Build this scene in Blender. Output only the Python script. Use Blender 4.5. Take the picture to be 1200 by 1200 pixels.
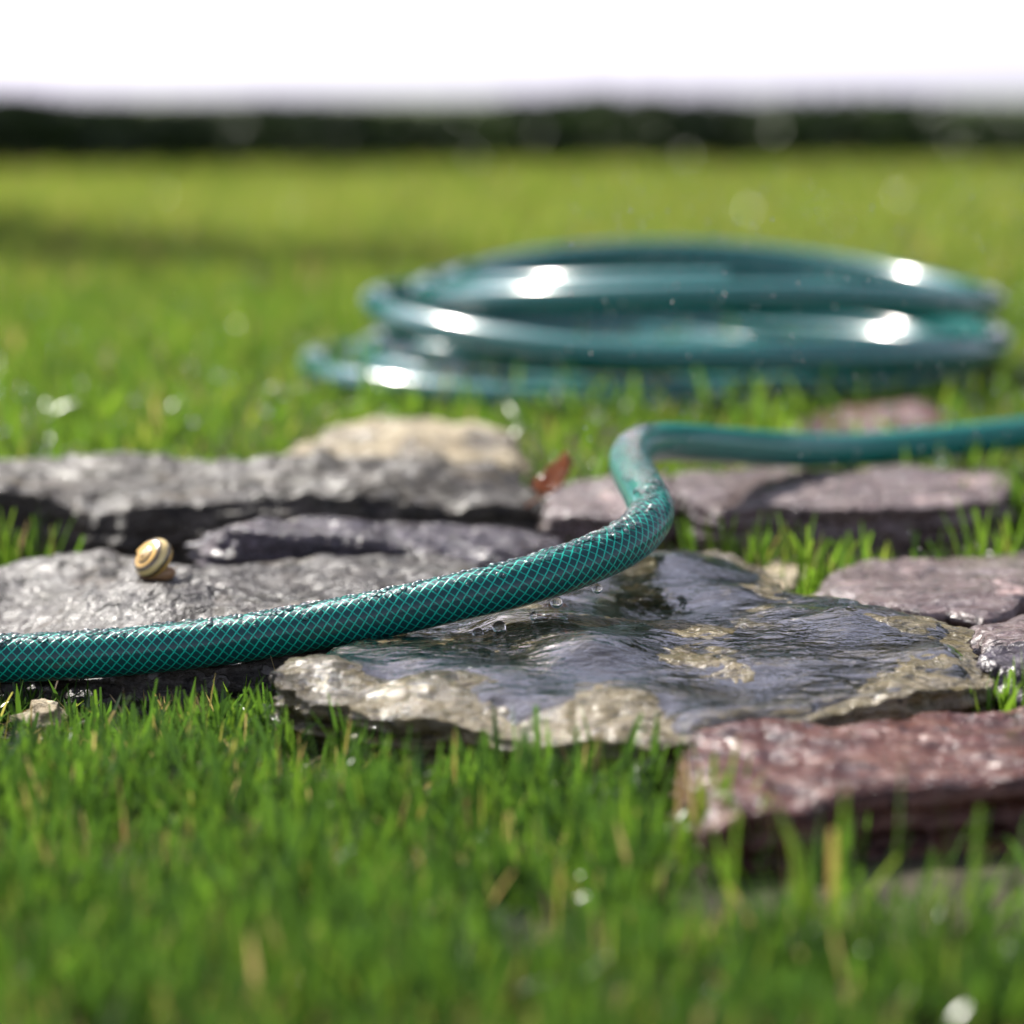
import bpy, math, random
import numpy as np
from mathutils import Vector, Matrix

sc = bpy.context.scene
for o in list(bpy.data.objects):
    bpy.data.objects.remove(o)
random.seed(7)
rng = np.random.default_rng(7)
rad = math.radians

# ------------------------------------------------------------------ camera, sky, sun, exposure
CAM_H = 0.235
PITCH = math.atan(490 / 3333.0)
cam_d = bpy.data.cameras.new("camera")
cam = bpy.data.objects.new("camera", cam_d)
sc.collection.objects.link(cam)
cam.location = (0, 0, CAM_H)
cam.rotation_euler = (math.pi / 2 - PITCH, 0, 0)
cam_d.lens = 100
cam_d.sensor_width = 36
cam_d.sensor_fit = 'HORIZONTAL'
cam_d.clip_start = 0.02
cam_d.clip_end = 600
cam_d.dof.use_dof = True
cam_d.dof.focus_distance = 1.115
cam_d.dof.aperture_fstop = 5.0
sc.camera = cam

SUN_EL, SUN_AZ = rad(48), rad(-38)
world = bpy.data.worlds.new("World")
sc.world = world
world.use_nodes = True
wn = world.node_tree
sky = wn.nodes.new("ShaderNodeTexSky")
sky.sky_type = 'NISHITA'
sky.sun_disc = False
sky.sun_elevation = SUN_EL
sky.sun_rotation = SUN_AZ
sky.altitude = 100
sky.dust_density = 1.6
bg = wn.nodes["Background"]
bg.inputs[1].default_value = 0.15
# thin bright haze: the blue of the clear sky is drawn towards white all over
bw = wn.nodes.new("ShaderNodeRGBToBW")
wn.links.new(sky.outputs[0], bw.inputs[0])
pale = wn.nodes.new("ShaderNodeMix")
pale.data_type = 'RGBA'
pale.blend_type = 'MULTIPLY'
pale.inputs[0].default_value = 1.0
wn.links.new(bw.outputs[0], pale.inputs[6])
pale.inputs[7].default_value = (0.97, 0.96, 1.22, 1)
hz = wn.nodes.new("ShaderNodeMix")
hz.data_type = 'RGBA'
hz.inputs[0].default_value = 0.8
wn.links.new(sky.outputs[0], hz.inputs[6])
wn.links.new(pale.outputs[2], hz.inputs[7])
wn.links.new(hz.outputs[2], bg.inputs[0])
sun_d = bpy.data.lights.new("sun", 'SUN')
sun_d.energy = 5.0
sun_d.angle = rad(0.53)
sun_d.color = (1.0, 0.95, 0.86)
sun = bpy.data.objects.new("sun", sun_d)
sc.collection.objects.link(sun)
SUN_DIR = Vector((math.sin(SUN_AZ) * math.cos(SUN_EL), math.cos(SUN_AZ) * math.cos(SUN_EL), math.sin(SUN_EL)))
sun.rotation_euler = SUN_DIR.to_track_quat('Z', 'Y').to_euler()
sun.location = SUN_DIR * 30

vs = sc.view_settings
vs.view_transform = 'Standard'
vs.look = 'None'
vs.exposure = 0.88
vs.gamma = 1
vs.use_curve_mapping = False
sc.cycles.use_denoising = True
sc.cycles.max_bounces = 8
sc.cycles.transparent_max_bounces = 16
sc.cycles.caustics_reflective = False
sc.cycles.caustics_refractive = False

# ------------------------------------------------------------------ helpers
_c, _s = math.cos(PITCH), math.sin(PITCH)


def P(px, py, d):
    """The place that the photograph shows at px, py (1200 px square) when it stands d metres away."""
    u, v = (px - 600) / 3333.33, (600 - py) / 3333.33
    r = np.array([u, _c + v * _s, -_s + v * _c])
    r = r * (d / r[1])
    return np.array([r[0], r[1], CAM_H + r[2]])


def smooth01(a, b, x):
    t = np.clip((x - a) / (b - a), 0, 1)
    return t * t * (3 - 2 * t)


def _hash(i, j, k, seed):
    h = (i * 374761393 + j * 668265263 + k * 1274126177 + seed * 974711) & 0xFFFFFFFF
    h = ((h ^ (h >> 13)) * 1274126177) & 0xFFFFFFFF
    h = h ^ (h >> 16)
    return (h & 0xFFFF) / 65535.0


def vnoise(p, seed=0):
    p = np.asarray(p, float)
    f = np.floor(p).astype(np.int64)
    t = p - f
    t = t * t * t * (t * (t * 6 - 15) + 10)
    r = 0
    for di in (0, 1):
        for dj in (0, 1):
            for dk in (0, 1):
                w = (t[:, 0] if di else 1 - t[:, 0]) * (t[:, 1] if dj else 1 - t[:, 1]) * (t[:, 2] if dk else 1 - t[:, 2])
                r = r + w * _hash(f[:, 0] + di, f[:, 1] + dj, f[:, 2] + dk, seed)
    return r * 2 - 1


def fbm(p, seed=0, octaves=4, gain=0.5):
    p = np.asarray(p, float)
    a, r = 1.0, 0
    for o in range(octaves):
        r = r + a * vnoise(p, seed + o * 17)
        p = p * 2.03 + 3.7
        a *= gain
    return r


def mesh_np(name, verts, faces, mat=None, smooth=True, tint=None, uv=None, flip=False):
    """faces: list of (n,3)/(n,4) integer arrays"""
    if flip:
        faces = [np.asarray(f)[:, ::-1] for f in faces]
        if uv is not None:
            uv = np.asarray(uv).reshape(len(faces[0]), -1, 2)[:, ::-1]
    me = bpy.data.meshes.new(name)
    verts = np.asarray(verts, np.float32)
    me.vertices.add(len(verts))
    me.vertices.foreach_set("co", verts.ravel())
    loops = np.concatenate([f.ravel() for f in faces]).astype(np.int32)
    sizes = np.concatenate([np.full(len(f), f.shape[1], np.int32) for f in faces])
    starts = np.concatenate([[0], np.cumsum(sizes)[:-1]]).astype(np.int32)
    me.loops.add(len(loops))
    me.loops.foreach_set("vertex_index", loops)
    me.polygons.add(len(sizes))
    me.polygons.foreach_set("loop_start", starts)
    me.polygons.foreach_set("loop_total", sizes)
    me.polygons.foreach_set("use_smooth", np.full(len(sizes), smooth))
    if tint is not None:
        at = me.attributes.new("tint", 'FLOAT', 'POINT')
        at.data.foreach_set("value", np.asarray(tint, np.float32))
    if uv is not None:
        l = me.uv_layers.new(name="UVMap")
        l.data.foreach_set("uv", np.asarray(uv, np.float32).ravel())
    me.update(calc_edges=True)
    me.validate()
    if mat:
        me.materials.append(mat)
    return me


def link(name, me, parent=None):
    o = bpy.data.objects.new(name, me)
    sc.collection.objects.link(o)
    if parent:
        o.parent = parent
    return o


def tag(o, label=None, cat=None, group=None, kind=None):
    for k, v in (('label', label), ('category', cat), ('group', group), ('kind', kind)):
        if v:
            o[k] = v
    return o


class NT:
    def __init__(self, name):
        self.m = bpy.data.materials.new(name)
        self.m.use_nodes = True
        self.t = self.m.node_tree
        self.t.nodes.clear()
        self.out = self.n('ShaderNodeOutputMaterial')

    def n(self, typ, **kw):
        nd = self.t.nodes.new(typ)
        for k, v in kw.items():
            setattr(nd, k, v)
        return nd

    def l(self, a, b):
        self.t.links.new(a, b)

    def val(self, sock, v):
        if hasattr(v, 'is_output') or isinstance(v, bpy.types.NodeSocket):
            self.l(v, sock)
        else:
            sock.default_value = v

    def math(self, op, a, b=None, c=None, clamp=False):
        nd = self.n('ShaderNodeMath', operation=op, use_clamp=clamp)
        self.val(nd.inputs[0], a)
        if b is not None:
            self.val(nd.inputs[1], b)
        if c is not None:
            self.val(nd.inputs[2], c)
        return nd.outputs[0]

    def noise(self, vec, scale, detail=4, rough=0.55, dist=0.0):
        nd = self.n('ShaderNodeTexNoise')
        if vec is not None:
            self.l(vec, nd.inputs['Vector'])
        nd.inputs['Scale'].default_value = scale
        nd.inputs['Detail'].default_value = detail
        nd.inputs['Roughness'].default_value = rough
        nd.inputs['Distortion'].default_value = dist
        return nd.outputs['Fac']

    def ramp(self, fac, stops):
        nd = self.n('ShaderNodeValToRGB')
        self.l(fac, nd.inputs[0])
        e = nd.color_ramp.elements
        while len(e) < len(stops):
            e.new(0.5)
        for k, (p, c) in enumerate(stops):
            e[k].position = p
            e[k].color = (*c, 1) if len(c) == 3 else c
        return nd.outputs[0]

    def rng(self, fac, a, b, c, d):
        nd = self.n('ShaderNodeMapRange')
        self.l(fac, nd.inputs[0])
        for k, v in zip((1, 2, 3, 4), (a, b, c, d)):
            nd.inputs[k].default_value = v
        return nd.outputs[0]

    def mix(self, fac, a, b, blend='MIX'):
        nd = self.n('ShaderNodeMix', data_type='RGBA', blend_type=blend)
        self.val(nd.inputs[0], fac)
        for s, v in ((nd.inputs[6], a), (nd.inputs[7], b)):
            if isinstance(v, tuple):
                s.default_value = (*v, 1)
            else:
                self.l(v, s)
        return nd.outputs[2]

    def bump(self, h, dist, strength=1.0, normal=None):
        nd = self.n('ShaderNodeBump')
        nd.inputs['Strength'].default_value = strength
        nd.inputs['Distance'].default_value = dist
        self.l(h, nd.inputs['Height'])
        if normal is not None:
            self.l(normal, nd.inputs['Normal'])
        return nd.outputs[0]

    def bsdf(self, color, rough=0.5, normal=None, ior=1.45, **kw):
        b = self.n('ShaderNodeBsdfPrincipled')
        if isinstance(color, tuple):
            b.inputs['Base Color'].default_value = (*color, 1)
        else:
            self.l(color, b.inputs['Base Color'])
        self.val(b.inputs['Roughness'], rough)
        b.inputs['IOR'].default_value = ior
        if normal is not None:
            self.l(normal, b.inputs['Normal'])
        for k, v in kw.items():
            self.val(b.inputs[k.replace('_', ' ')], v)
        return b.outputs[0]

    def done(self, sh):
        self.l(sh, self.out.inputs[0])
        return self.m


def coords(t, scale=(1, 1, 1), rot=(0, 0, 0)):
    tc = t.n('ShaderNodeTexCoord')
    mp = t.n('ShaderNodeMapping')
    mp.inputs['Scale'].default_value = scale
    mp.inputs['Rotation'].default_value = rot
    t.l(tc.outputs['Object'], mp.inputs[0])
    return mp.outputs[0]


# ------------------------------------------------------------------ materials
def stone_mat(name, cols, wet=0.6, strata=1.0, spot=(0.30, 0.29, 0.25), grain=1.0, gloss=0.2, coat=0.7, moss=0.45, soak=0.55):
    """cols: dark, mid, light rock colours; wet 0..1 = how much of it is under a film of water"""
    t = NT(name)
    v = coords(t)
    vb = coords(t, (1, 1, 3.5), (0.06, 0.1, 0.3))
    big = t.noise(v, 14, 5, 0.6, 0.6)
    mid = t.noise(vb, 46, 6, 0.62, 0.8)
    fine = t.noise(v, 260, 8, 0.72)
    bands = t.noise(coords(t, (6, 30, 95), (0.05, 0.07, 0.25)), 3.2, 5, 0.6, 0.4)
    c = t.ramp(t.math('ADD', t.math('MULTIPLY', big, 0.5), t.math('MULTIPLY', mid, 0.5)),
               [(0.40, cols[0]), (0.5, cols[1]), (0.60, cols[2])])
    c = t.mix(t.rng(bands, 0.51, 0.6, 0, 0.6 * strata), c, cols[2])
    c = t.mix(t.rng(bands, 0.47, 0.38, 0, 0.6 * strata), c, cols[0])
    algae = t.noise(v, 30, 5, 0.65, 0.5)
    c = t.mix(t.rng(algae, 0.5, 0.64, 0, moss), c, (0.075, 0.066, 0.018))
    grit = t.noise(v, 520, 3, 0.6)
    pit = t.noise(v, 115, 4, 0.55, 0.6)
    chip = t.noise(coords(t, (1, 1.6, 2.5), (0.1, 0.2, 0.9)), 75, 4, 0.5, 1.4)
    c = t.mix(t.rng(chip, 0.54, 0.6, 0, 0.65), c, spot)
    c = t.mix(t.rng(pit, 0.43, 0.36, 0, 0.85), c, tuple(x * 0.3 for x in cols[0]))
    c = t.mix(t.rng(fine, 0.53, 0.62, 0, 0.35), c, spot)
    c = t.mix(t.rng(fine, 0.46, 0.37, 0, 0.45), c, cols[0])
    wetm = t.rng(t.noise(v, 22, 4, 0.6, 0.5), 0.62 - 0.42 * wet, 0.70 - 0.42 * wet, 0, 1)
    dark = t.mix(t.math('MULTIPLY', wetm, soak), c, (0.0, 0.0, 0.0), 'MIX')
    rough = t.rng(wetm, 0, 1, 0.72, gloss)
    h = t.math('ADD', t.math('MULTIPLY', mid, 1.0), t.math('MULTIPLY', pit, 0.5))
    h = t.math('ADD', h, t.math('MULTIPLY', bands, 0.5 * strata))
    h = t.math('ADD', h, t.math('MULTIPLY', t.rng(chip, 0.5, 0.58, 0, 1), 0.22))
    n = t.bump(h, 0.0034 * grain, 1.0)
    nc = t.bump(t.math('ADD', mid, t.math('MULTIPLY', pit, 0.25)), 0.0019 * grain, 1.0)
    n = t.bump(fine, 0.00035 * grain, 1.0, n)
    n = t.bump(grit, 0.00018 * grain, 1.0, n)
    return t.done(t.bsdf(dark, rough, n, 1.45, Specular_IOR_Level=0.42, Coat_Weight=t.math('MULTIPLY', wetm, 0.42 * coat),
                         Coat_Roughness=0.14, Coat_IOR=1.4, Coat_Normal=nc))


M = {}
M['wet_slab'] = stone_mat('wet_slab_rock', ((0.08, 0.064, 0.022), (0.24, 0.19, 0.08), (0.36, 0.30, 0.19)), 0.9, 0.6, (0.22, 0.19, 0.13), gloss=0.13, coat=0.5, moss=0.6, soak=0.35)
M['grey'] = stone_mat('grey_rock', ((0.02, 0.016, 0.011), (0.06, 0.048, 0.036), (0.14, 0.118, 0.098)), 0.7, 0.5, (0.24, 0.22, 0.2), gloss=0.45, coat=0.28, grain=0.9)
M['slate'] = stone_mat('slate_rock', ((0.022, 0.016, 0.008), (0.058, 0.043, 0.026), (0.12, 0.094, 0.065)), 0.65, 0.8, (0.22, 0.19, 0.15), gloss=0.45, coat=0.3, grain=0.85)
M['tan'] = stone_mat('tan_rock', ((0.15, 0.115, 0.06), (0.34, 0.27, 0.16), (0.5, 0.43, 0.29)), 0.3, 0.5, (0.5, 0.44, 0.31), moss=0.15)
M['purple'] = stone_mat('purple_rock', ((0.03, 0.021, 0.025), (0.08, 0.058, 0.066), (0.17, 0.135, 0.15)), 0.8, 0.9, (0.24, 0.2, 0.23), gloss=0.25, coat=0.9, moss=0.1)
M['pink'] = stone_mat('pink_rock', ((0.17, 0.10, 0.095), (0.36, 0.25, 0.23), (0.46, 0.36, 0.335)), 0.7, 1.0, (0.42, 0.34, 0.33), gloss=0.25, coat=0.8, moss=0.06)
M['red'] = stone_mat('red_rock', ((0.08, 0.02, 0.010), (0.23, 0.068, 0.036), (0.38, 0.18, 0.125)), 0.85, 1.5, (0.26, 0.10, 0.07), gloss=0.26, coat=0.9, grain=0.75, moss=0.0)


def hose_mat():
    t = NT('braided_hose_skin')
    uv = t.n('ShaderNodeUVMap')
    sep = t.n('ShaderNodeSeparateXYZ')
    t.l(uv.outputs[0], sep.inputs[0])
    u, v = sep.outputs[0], sep.outputs[1]
    un = t.math('MULTIPLY', u, 13.0)
    vn = t.math('MULTIPLY', v, 1 / 0.0042)
    wob = t.math('MULTIPLY', t.math('SUBTRACT', t.noise(uv.outputs[0], 60, 3), 0.5), 0.22)
    lines = []
    for op in ('ADD', 'SUBTRACT'):
        a = t.math('ADD', t.math(op, un, vn), wob)
        pp = t.math('PINGPONG', a, 0.5)
        lines.append(t.rng(pp, 0.05, 0.115, 1.0, 0.0))
    ln = t.math('MAXIMUM', lines[1], t.math('MULTIPLY', lines[0], 0.6))
    bright = t.rng(t.noise(uv.outputs[0], 90, 3), 0.3, 0.7, 0.65, 1.0)
    c = t.mix(t.math('MULTIPLY', ln, bright), (0.005, 0.056, 0.06), (0.006, 0.58, 0.41))
    nz = t.noise(coords(t), 700, 3, 0.6)
    n = t.bump(t.math('ADD', t.math('MULTIPLY', ln, 0.35), t.math('MULTIPLY', nz, 0.15)), 0.0003, 0.5)
    return t.done(t.bsdf(c, 0.3, n, 1.5, Coat_Weight=0.3, Coat_Roughness=0.1, Specular_IOR_Level=0.25))


M['hose'] = hose_mat()


def coil_mat():
    t = NT('coiled_hose_skin')
    uv = t.n('ShaderNodeUVMap')
    sep = t.n('ShaderNodeSeparateXYZ')
    t.l(uv.outputs[0], sep.inputs[0])
    un = t.math('MULTIPLY', sep.outputs[0], 16.0)
    vn = t.math('MULTIPLY', sep.outputs[1], 1 / 0.0036)
    ls = []
    for op in ('ADD', 'SUBTRACT'):
        pp = t.math('PINGPONG', t.math(op, un, vn), 0.5)
        ls.append(t.rng(pp, 0.075, 0.125, 1.0, 0.0))
    c = t.mix(t.math('MAXIMUM', ls[0], ls[1]), (0.003, 0.042, 0.046), (0.006, 0.27, 0.22))
    return t.done(t.bsdf(c, 0.2, None, 1.5, Coat_Weight=0.8, Coat_Roughness=0.12))


M['coil'] = coil_mat()


def water_film_mat():
    t = NT('water_film')
    v = coords(t, (1.3, 2.6, 1))
    h = t.math('ADD', t.noise(v, 70, 3, 0.5, 1.2), t.math('MULTIPLY', t.noise(v, 240, 2, 0.5, 0.8), 0.14))
    n = t.bump(h, 0.0008, 1.0)
    fr = t.n('ShaderNodeFresnel')
    fr.inputs[0].default_value = 1.42
    t.l(n, fr.inputs['Normal'])
    gl = t.n('ShaderNodeBsdfGlossy')
    gl.inputs['Roughness'].default_value = 0.02
    t.l(n, gl.inputs['Normal'])
    tr = t.n('ShaderNodeBsdfTransparent')
    tr.inputs[0].default_value = (0.93, 0.92, 0.86, 1)
    mx = t.n('ShaderNodeMixShader')
    t.l(t.math('MULTIPLY', fr.outputs[0], 2.4, clamp=True), mx.inputs[0])
    t.l(tr.outputs[0], mx.inputs[1])
    t.l(gl.outputs[0], mx.inputs[2])
    return t.done(mx.outputs[0])


M['film'] = water_film_mat()


def drop_mat():
    t = NT('water_drop')
    fr = t.n('ShaderNodeFresnel')
    fr.inputs[0].default_value = 1.333
    gl = t.n('ShaderNodeBsdfGlossy')
    gl.inputs['Roughness'].default_value = 0.12
    rf = t.n('ShaderNodeBsdfRefraction')
    rf.inputs['IOR'].default_value = 1.333
    rf.inputs['Roughness'].default_value = 0.04
    mx = t.n('ShaderNodeMixShader')
    t.l(fr.outputs[0], mx.inputs[0])
    t.l(rf.outputs[0], mx.inputs[1])
    t.l(gl.outputs[0], mx.inputs[2])
    return t.done(mx.outputs[0])


M['drop'] = drop_mat()


def bead_mat():
    t = NT('water_bead')
    fr = t.n('ShaderNodeFresnel')
    fr.inputs[0].default_value = 1.333
    gl = t.n('ShaderNodeBsdfGlossy')
    gl.inputs['Roughness'].default_value = 0.08
    tr = t.n('ShaderNodeBsdfTransparent')
    tr.inputs[0].default_value = (.96, .98, .98, 1)
    mx = t.n('ShaderNodeMixShader')
    t.l(t.math('MULTIPLY', fr.outputs[0], 2.2, clamp=True), mx.inputs[0])
    t.l(tr.outputs[0], mx.inputs[1])
    t.l(gl.outputs[0], mx.inputs[2])
    return t.done(mx.outputs[0])


M['bead'] = bead_mat()


def grass_mat():
    t = NT('grass_blade')
    at = t.n('ShaderNodeAttribute', attribute_name='tint')
    f = at.outputs['Fac']
    # tint 0..1 living blades, above 1 dry straw
    c = t.ramp(f, [(0.0, (0.026, 0.058, 0.016)), (0.30, (0.052, 0.108, 0.018)), (0.6, (0.092, 0.160, 0.02)),
                   (0.80, (0.185, 0.195, 0.055)), (0.88, (0.20, 0.14, 0.07)), (1.0, (0.32, 0.25, 0.16))])
    tr = t.n('ShaderNodeBsdfTranslucent')
    tc = t.mix(0.5, c, t.mix(1.0, c, (3.1, 3.2, 1.5), 'MULTIPLY'))
    t.l(tc, tr.inputs[0])
    b = t.bsdf(c, 0.27, None, 1.42)
    mx = t.n('ShaderNodeMixShader')
    mx.inputs[0].default_value = 0.5
    t.l(b, mx.inputs[1])
    t.l(tr.outputs[0], mx.inputs[2])
    return t.done(mx.outputs[0])


M['grass'] = grass_mat()


def leaf_mat(name, c1, c2, trans=0.35):
    t = NT(name)
    at = t.n('ShaderNodeAttribute', attribute_name='tint')
    c = t.mix(at.outputs['Fac'], c1, c2)
    tr = t.n('ShaderNodeBsdfTranslucent')
    t.l(c, tr.inputs[0])
    mx = t.n('ShaderNodeMixShader')
    mx.inputs[0].default_value = trans
    t.l(t.bsdf(c, 0.45), mx.inputs[1])
    t.l(tr.outputs[0], mx.inputs[2])
    return t.done(mx.outputs[0])


M['hedge'] = leaf_mat('hedge_leaf', (0.02, 0.04, 0.012), (0.05, 0.08, 0.02), 0.35)
M['crown'] = leaf_mat('tree_leaf', (0.02, 0.045, 0.012), (0.05, 0.09, 0.02), 0.25)


def soil_mat():
    t = NT('lawn_soil')
    v = coords(t)
    a = t.noise(v, 90, 6, 0.7)
    far = t.noise(v, 1.3, 4, 0.6)
    c = t.ramp(a, [(0.35, (0.018, 0.014, 0.009)), (0.55, (0.05, 0.042, 0.022)), (0.7, (0.11, 0.095, 0.05))])
    geo = t.n('ShaderNodeTexCoord')
    sp = t.n('ShaderNodeSeparateXYZ')
    t.l(geo.outputs['Object'], sp.inputs[0])
    green = t.mix(far, (0.05, 0.085, 0.016), (0.085, 0.115, 0.022))
    far_m = t.math('MAXIMUM', t.rng(sp.outputs[1], 2.2, 5.5, 0.0, 1.0), t.rng(t.math('ABSOLUTE', sp.outputs[0]), 0.4, 1.0, 0.0, 1.0))
    c = t.mix(far_m, c, green)
    return t.done(t.bsdf(c, 0.95, t.bump(a, 0.004, 0.8)))


M['soil'] = soil_mat()


# ------------------------------------------------------------------ ground
def gz(x, y):
    x = np.asarray(x, float)
    y = np.asarray(y, float)
    z = -0.006 + 0.030 * smooth01(1.36, 1.72, y)
    z = z + 0.003 * np.sin(x * 9 + 1.3) * np.sin(y * 7 + 0.4)
    z = z + 0.012 * np.sin(x * 0.9 + 0.7) * np.sin(y * 1.1) * smooth01(2.8, 6, y)
    return z


def build_ground():
    ys = np.concatenate([np.linspace(-0.6, 3, 150), np.geomspace(3.05, 400, 90)])
    us = np.linspace(-1, 1, 101)
    V = []
    for y in ys:
        w = max(2.5, 2.5 + abs(y) * 0.9)
        x = us * w
        V.append(np.stack([x, np.full_like(x, y), gz(x, np.full_like(x, y))], 1))
    nx = len(us)
    V = np.concatenate(V)
    i, j = np.meshgrid(np.arange(len(ys) - 1), np.arange(nx - 1), indexing='ij')
    a = (i * nx + j).ravel()
    F = np.stack([a, a + 1, a + nx + 1, a + nx], 1)
    o = link('ground', mesh_np('ground', V, [F], M['soil']))
    tag(o, 'dark soil ground under the lawn', kind='structure')


build_ground()

# ------------------------------------------------------------------ stones
STONE_RIMS = []


def closed_curve(pts, n):
    pts = np.asarray(pts, float)
    m = len(pts)
    seg = np.linalg.norm(np.roll(pts, -1, 0) - pts, axis=1)
    cum = np.concatenate([[0], np.cumsum(seg)])
    out = []
    for s in np.linspace(0, cum[-1], n, endpoint=False):
        k = min(np.searchsorted(cum, s, 'right') - 1, m - 1)
        t = (s - cum[k]) / max(seg[k], 1e-9)
        p0, p1, p2, p3 = pts[(k - 1) % m], pts[k], pts[(k + 1) % m], pts[(k + 2) % m]
        cr = 0.5 * ((2 * p1) + (-p0 + p2) * t + (2 * p0 - 5 * p1 + 4 * p2 - p3) * t * t + (-p0 + 3 * p1 - 3 * p2 + p3) * t ** 3)
        out.append(0.5 * cr + 0.5 * (p1 * (1 - t) + p2 * t))
    return np.array(out)


def idw(ctrl, xy, power=3.2):
    d = np.sqrt(((xy[:, None, :] - ctrl[None, :, :2]) ** 2).sum(2)) + 1e-4
    w = d ** -power
    return (w * ctrl[None, :, 2]).sum(1) / w.sum(1)


def stone(rim, mat, label, inner=(), bumps=(), zbot=-0.02, n=220, ns=46, nd=16, rough=0.0035, ragged=0.005,
          round_=0.0025, seed=1, freq=28, flare=0.006, slope=0.004, terr=0.0, name='stone', cat='stone'):
    ctrl_rim = np.array([P(*p) for p in rim])
    ctrl = ctrl_rim if not len(inner) else np.concatenate([ctrl_rim, np.array([P(*p) for p in inner])])
    R = closed_curve(ctrl_rim, n)
    cen = R[:, :2].mean(0)
    nrm = R[:, :2] - cen
    nrm /= np.linalg.norm(nrm, axis=1)[:, None]
    jag = fbm(np.c_[R[:, :2] * 55, np.zeros(n)], seed, 4, 0.6)
    R[:, :2] += nrm * (jag * ragged)[:, None]
    # dense control for the height of the top
    dense = np.concatenate([ctrl, closed_curve(ctrl_rim, 60)])

    def top(xy):
        z = idw(dense, xy)
        for (bx, by, bd, amp, r) in bumps:
            b = P(bx, by, bd)
            e = np.clip(((xy - b[:2]) ** 2).sum(1) / r ** 2, 0, 60)
            z = z + amp * np.exp(-e)
        return z
    s = np.linspace(0.0, 1.0, ns + 1)[1:]
    s = 1 - (1 - s) ** 1.25
    XY = cen[None, None] + (R[None, :, :2] - cen) * s[:, None, None]
    ss = np.repeat(s, n)
    XY = XY.reshape(-1, 2)
    XY = np.concatenate([cen[None], XY])
    ss = np.concatenate([[0], ss])
    zt = top(XY)
    p3 = np.c_[XY * freq, np.zeros(len(XY))]
    nz = fbm(p3, seed + 5, 4, 0.42)
    ridg = 1 - np.abs(fbm(p3 * 1.6 + 9, seed + 40, 4, 0.55))
    nz = nz + 0.10 * fbm(p3 * 4.2, seed + 60, 3, 0.6)
    crk = np.abs(vnoise(p3 * 2.7 + 31, seed + 61)) + 0.5 * np.abs(vnoise(p3 * 6.1 + 3, seed + 62)) + 0.3 * np.abs(vnoise(p3 * 13 + 5, seed + 63))
    zr = zt + rough * nz * 1.1 + rough * 0.6 * (ridg - 0.6) + rough * 1.0 * (np.minimum(crk, 0.6) - 0.45)
    if terr:
        q = zr / terr + 0.35 * fbm(p3 * 0.5, seed + 77, 2)
        fl = np.floor(q)
        fr = q - fl
        zr = (fl + smooth01(0.55, 0.95, fr)) * terr * 0.6 + zr * 0.4
    zr = zr - round_ * smooth01(0.86, 1.0, ss) ** 2 * (0.6 + 0.4 * fbm(np.c_[XY * 40, np.zeros(len(XY))], seed + 3, 2))
    V = [np.c_[XY, zr]]
    ztop = zr[-n:]
    Rk = R[:, :2]
    for k in range(1, nd + 1):
        f = k / nd
        z = ztop * (1 - f) + zbot * f
        lay = fbm(np.c_[Rk * 16, z * 330], seed + 11, 3, 0.6) * 0.0042
        rug = fbm(np.c_[Rk * 90, z * 110], seed + 21, 4, 0.6) * 0.003
        off = flare * (math.sin(f * 2.2) * 1.0 - 0.55 * f) + (lay + rug) * min(1, f * 4)
        off = off + slope * f
        V.append(np.c_[Rk + nrm * off[:, None], z + rug * 0.25])
    V = np.concatenate(V)
    rows = ns + nd
    j = np.arange(n)
    j2 = (j + 1) % n
    F3 = np.stack([np.zeros(n, int), 1 + j, 1 + j2], 1)
    Q = []
    for r in range(rows - 1):
        a = 1 + r * n
        Q.append(np.stack([a + j, a + n + j, a + n + j2, a + j2], 1))
    o = link(name, mesh_np(name, V, [F3, np.concatenate(Q)], mat, flip=True))
    tag(o, label, cat, 'stones bordering the lawn')
    STONE_RIMS.append(R[:, :2] + nrm * flare * 0.3)
    return o, R, cen, top


main_rim = [(315, 790, 1.03), (350, 768, 1.06), (400, 745, 1.10), (490, 716, 1.15), (600, 682, 1.2), (700, 655, 1.24),
            (790, 640, 1.27), (860, 650, 1.26), (930, 690, 1.2), (1010, 705, 1.17), (1125, 730, 1.12), (1150, 760, 1.08),
            (1162, 795, 1.03), (1080, 815, 1.0), (960, 838, .985), (870, 858, .96), (780, 868, .95), (700, 868, .95),
            (640, 862, .96), (560, 850, .975), (480, 838, .985), (420, 825, 1.0), (350, 812, 1.015)]
main_inner = [(620, 722, 1.11), (500, 750, 1.09), (760, 720, 1.14), (900, 770, 1.06), (1020, 760, 1.08), (470, 775, 1.05), (740, 815, 1.0),
              (400, 780, 1.035), (500, 795, 1.02), (570, 808, 1.01), (640, 825, .995), (840, 830, .985)]
main_bumps = [(690, 768, 1.06, .008, .022), (800, 665, 1.22, .007, .02), (770, 700, 1.15, -.006, .022), (600, 765, 1.06, -.003, .02),
              (1000, 735, 1.12, .004, .02), (560, 795, 1.03, .003, .018), (870, 800, 1.02, -.003, .02),
              (1100, 770, 1.06, .003, .015), (910, 720, 1.14, .003, .012), (850, 690, 1.18, .004, .014)]
o_main, R_main, cen_main, top_main = stone(main_rim, M['wet_slab'], 'large flat wet stone with water running over it, under the green hose',
                                           main_inner, main_bumps, -.012, n=520, ns=130, nd=34, rough=.0020, ragged=.005, round_=.003, seed=3, freq=26, slope=.0, flare=-.002)

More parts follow.
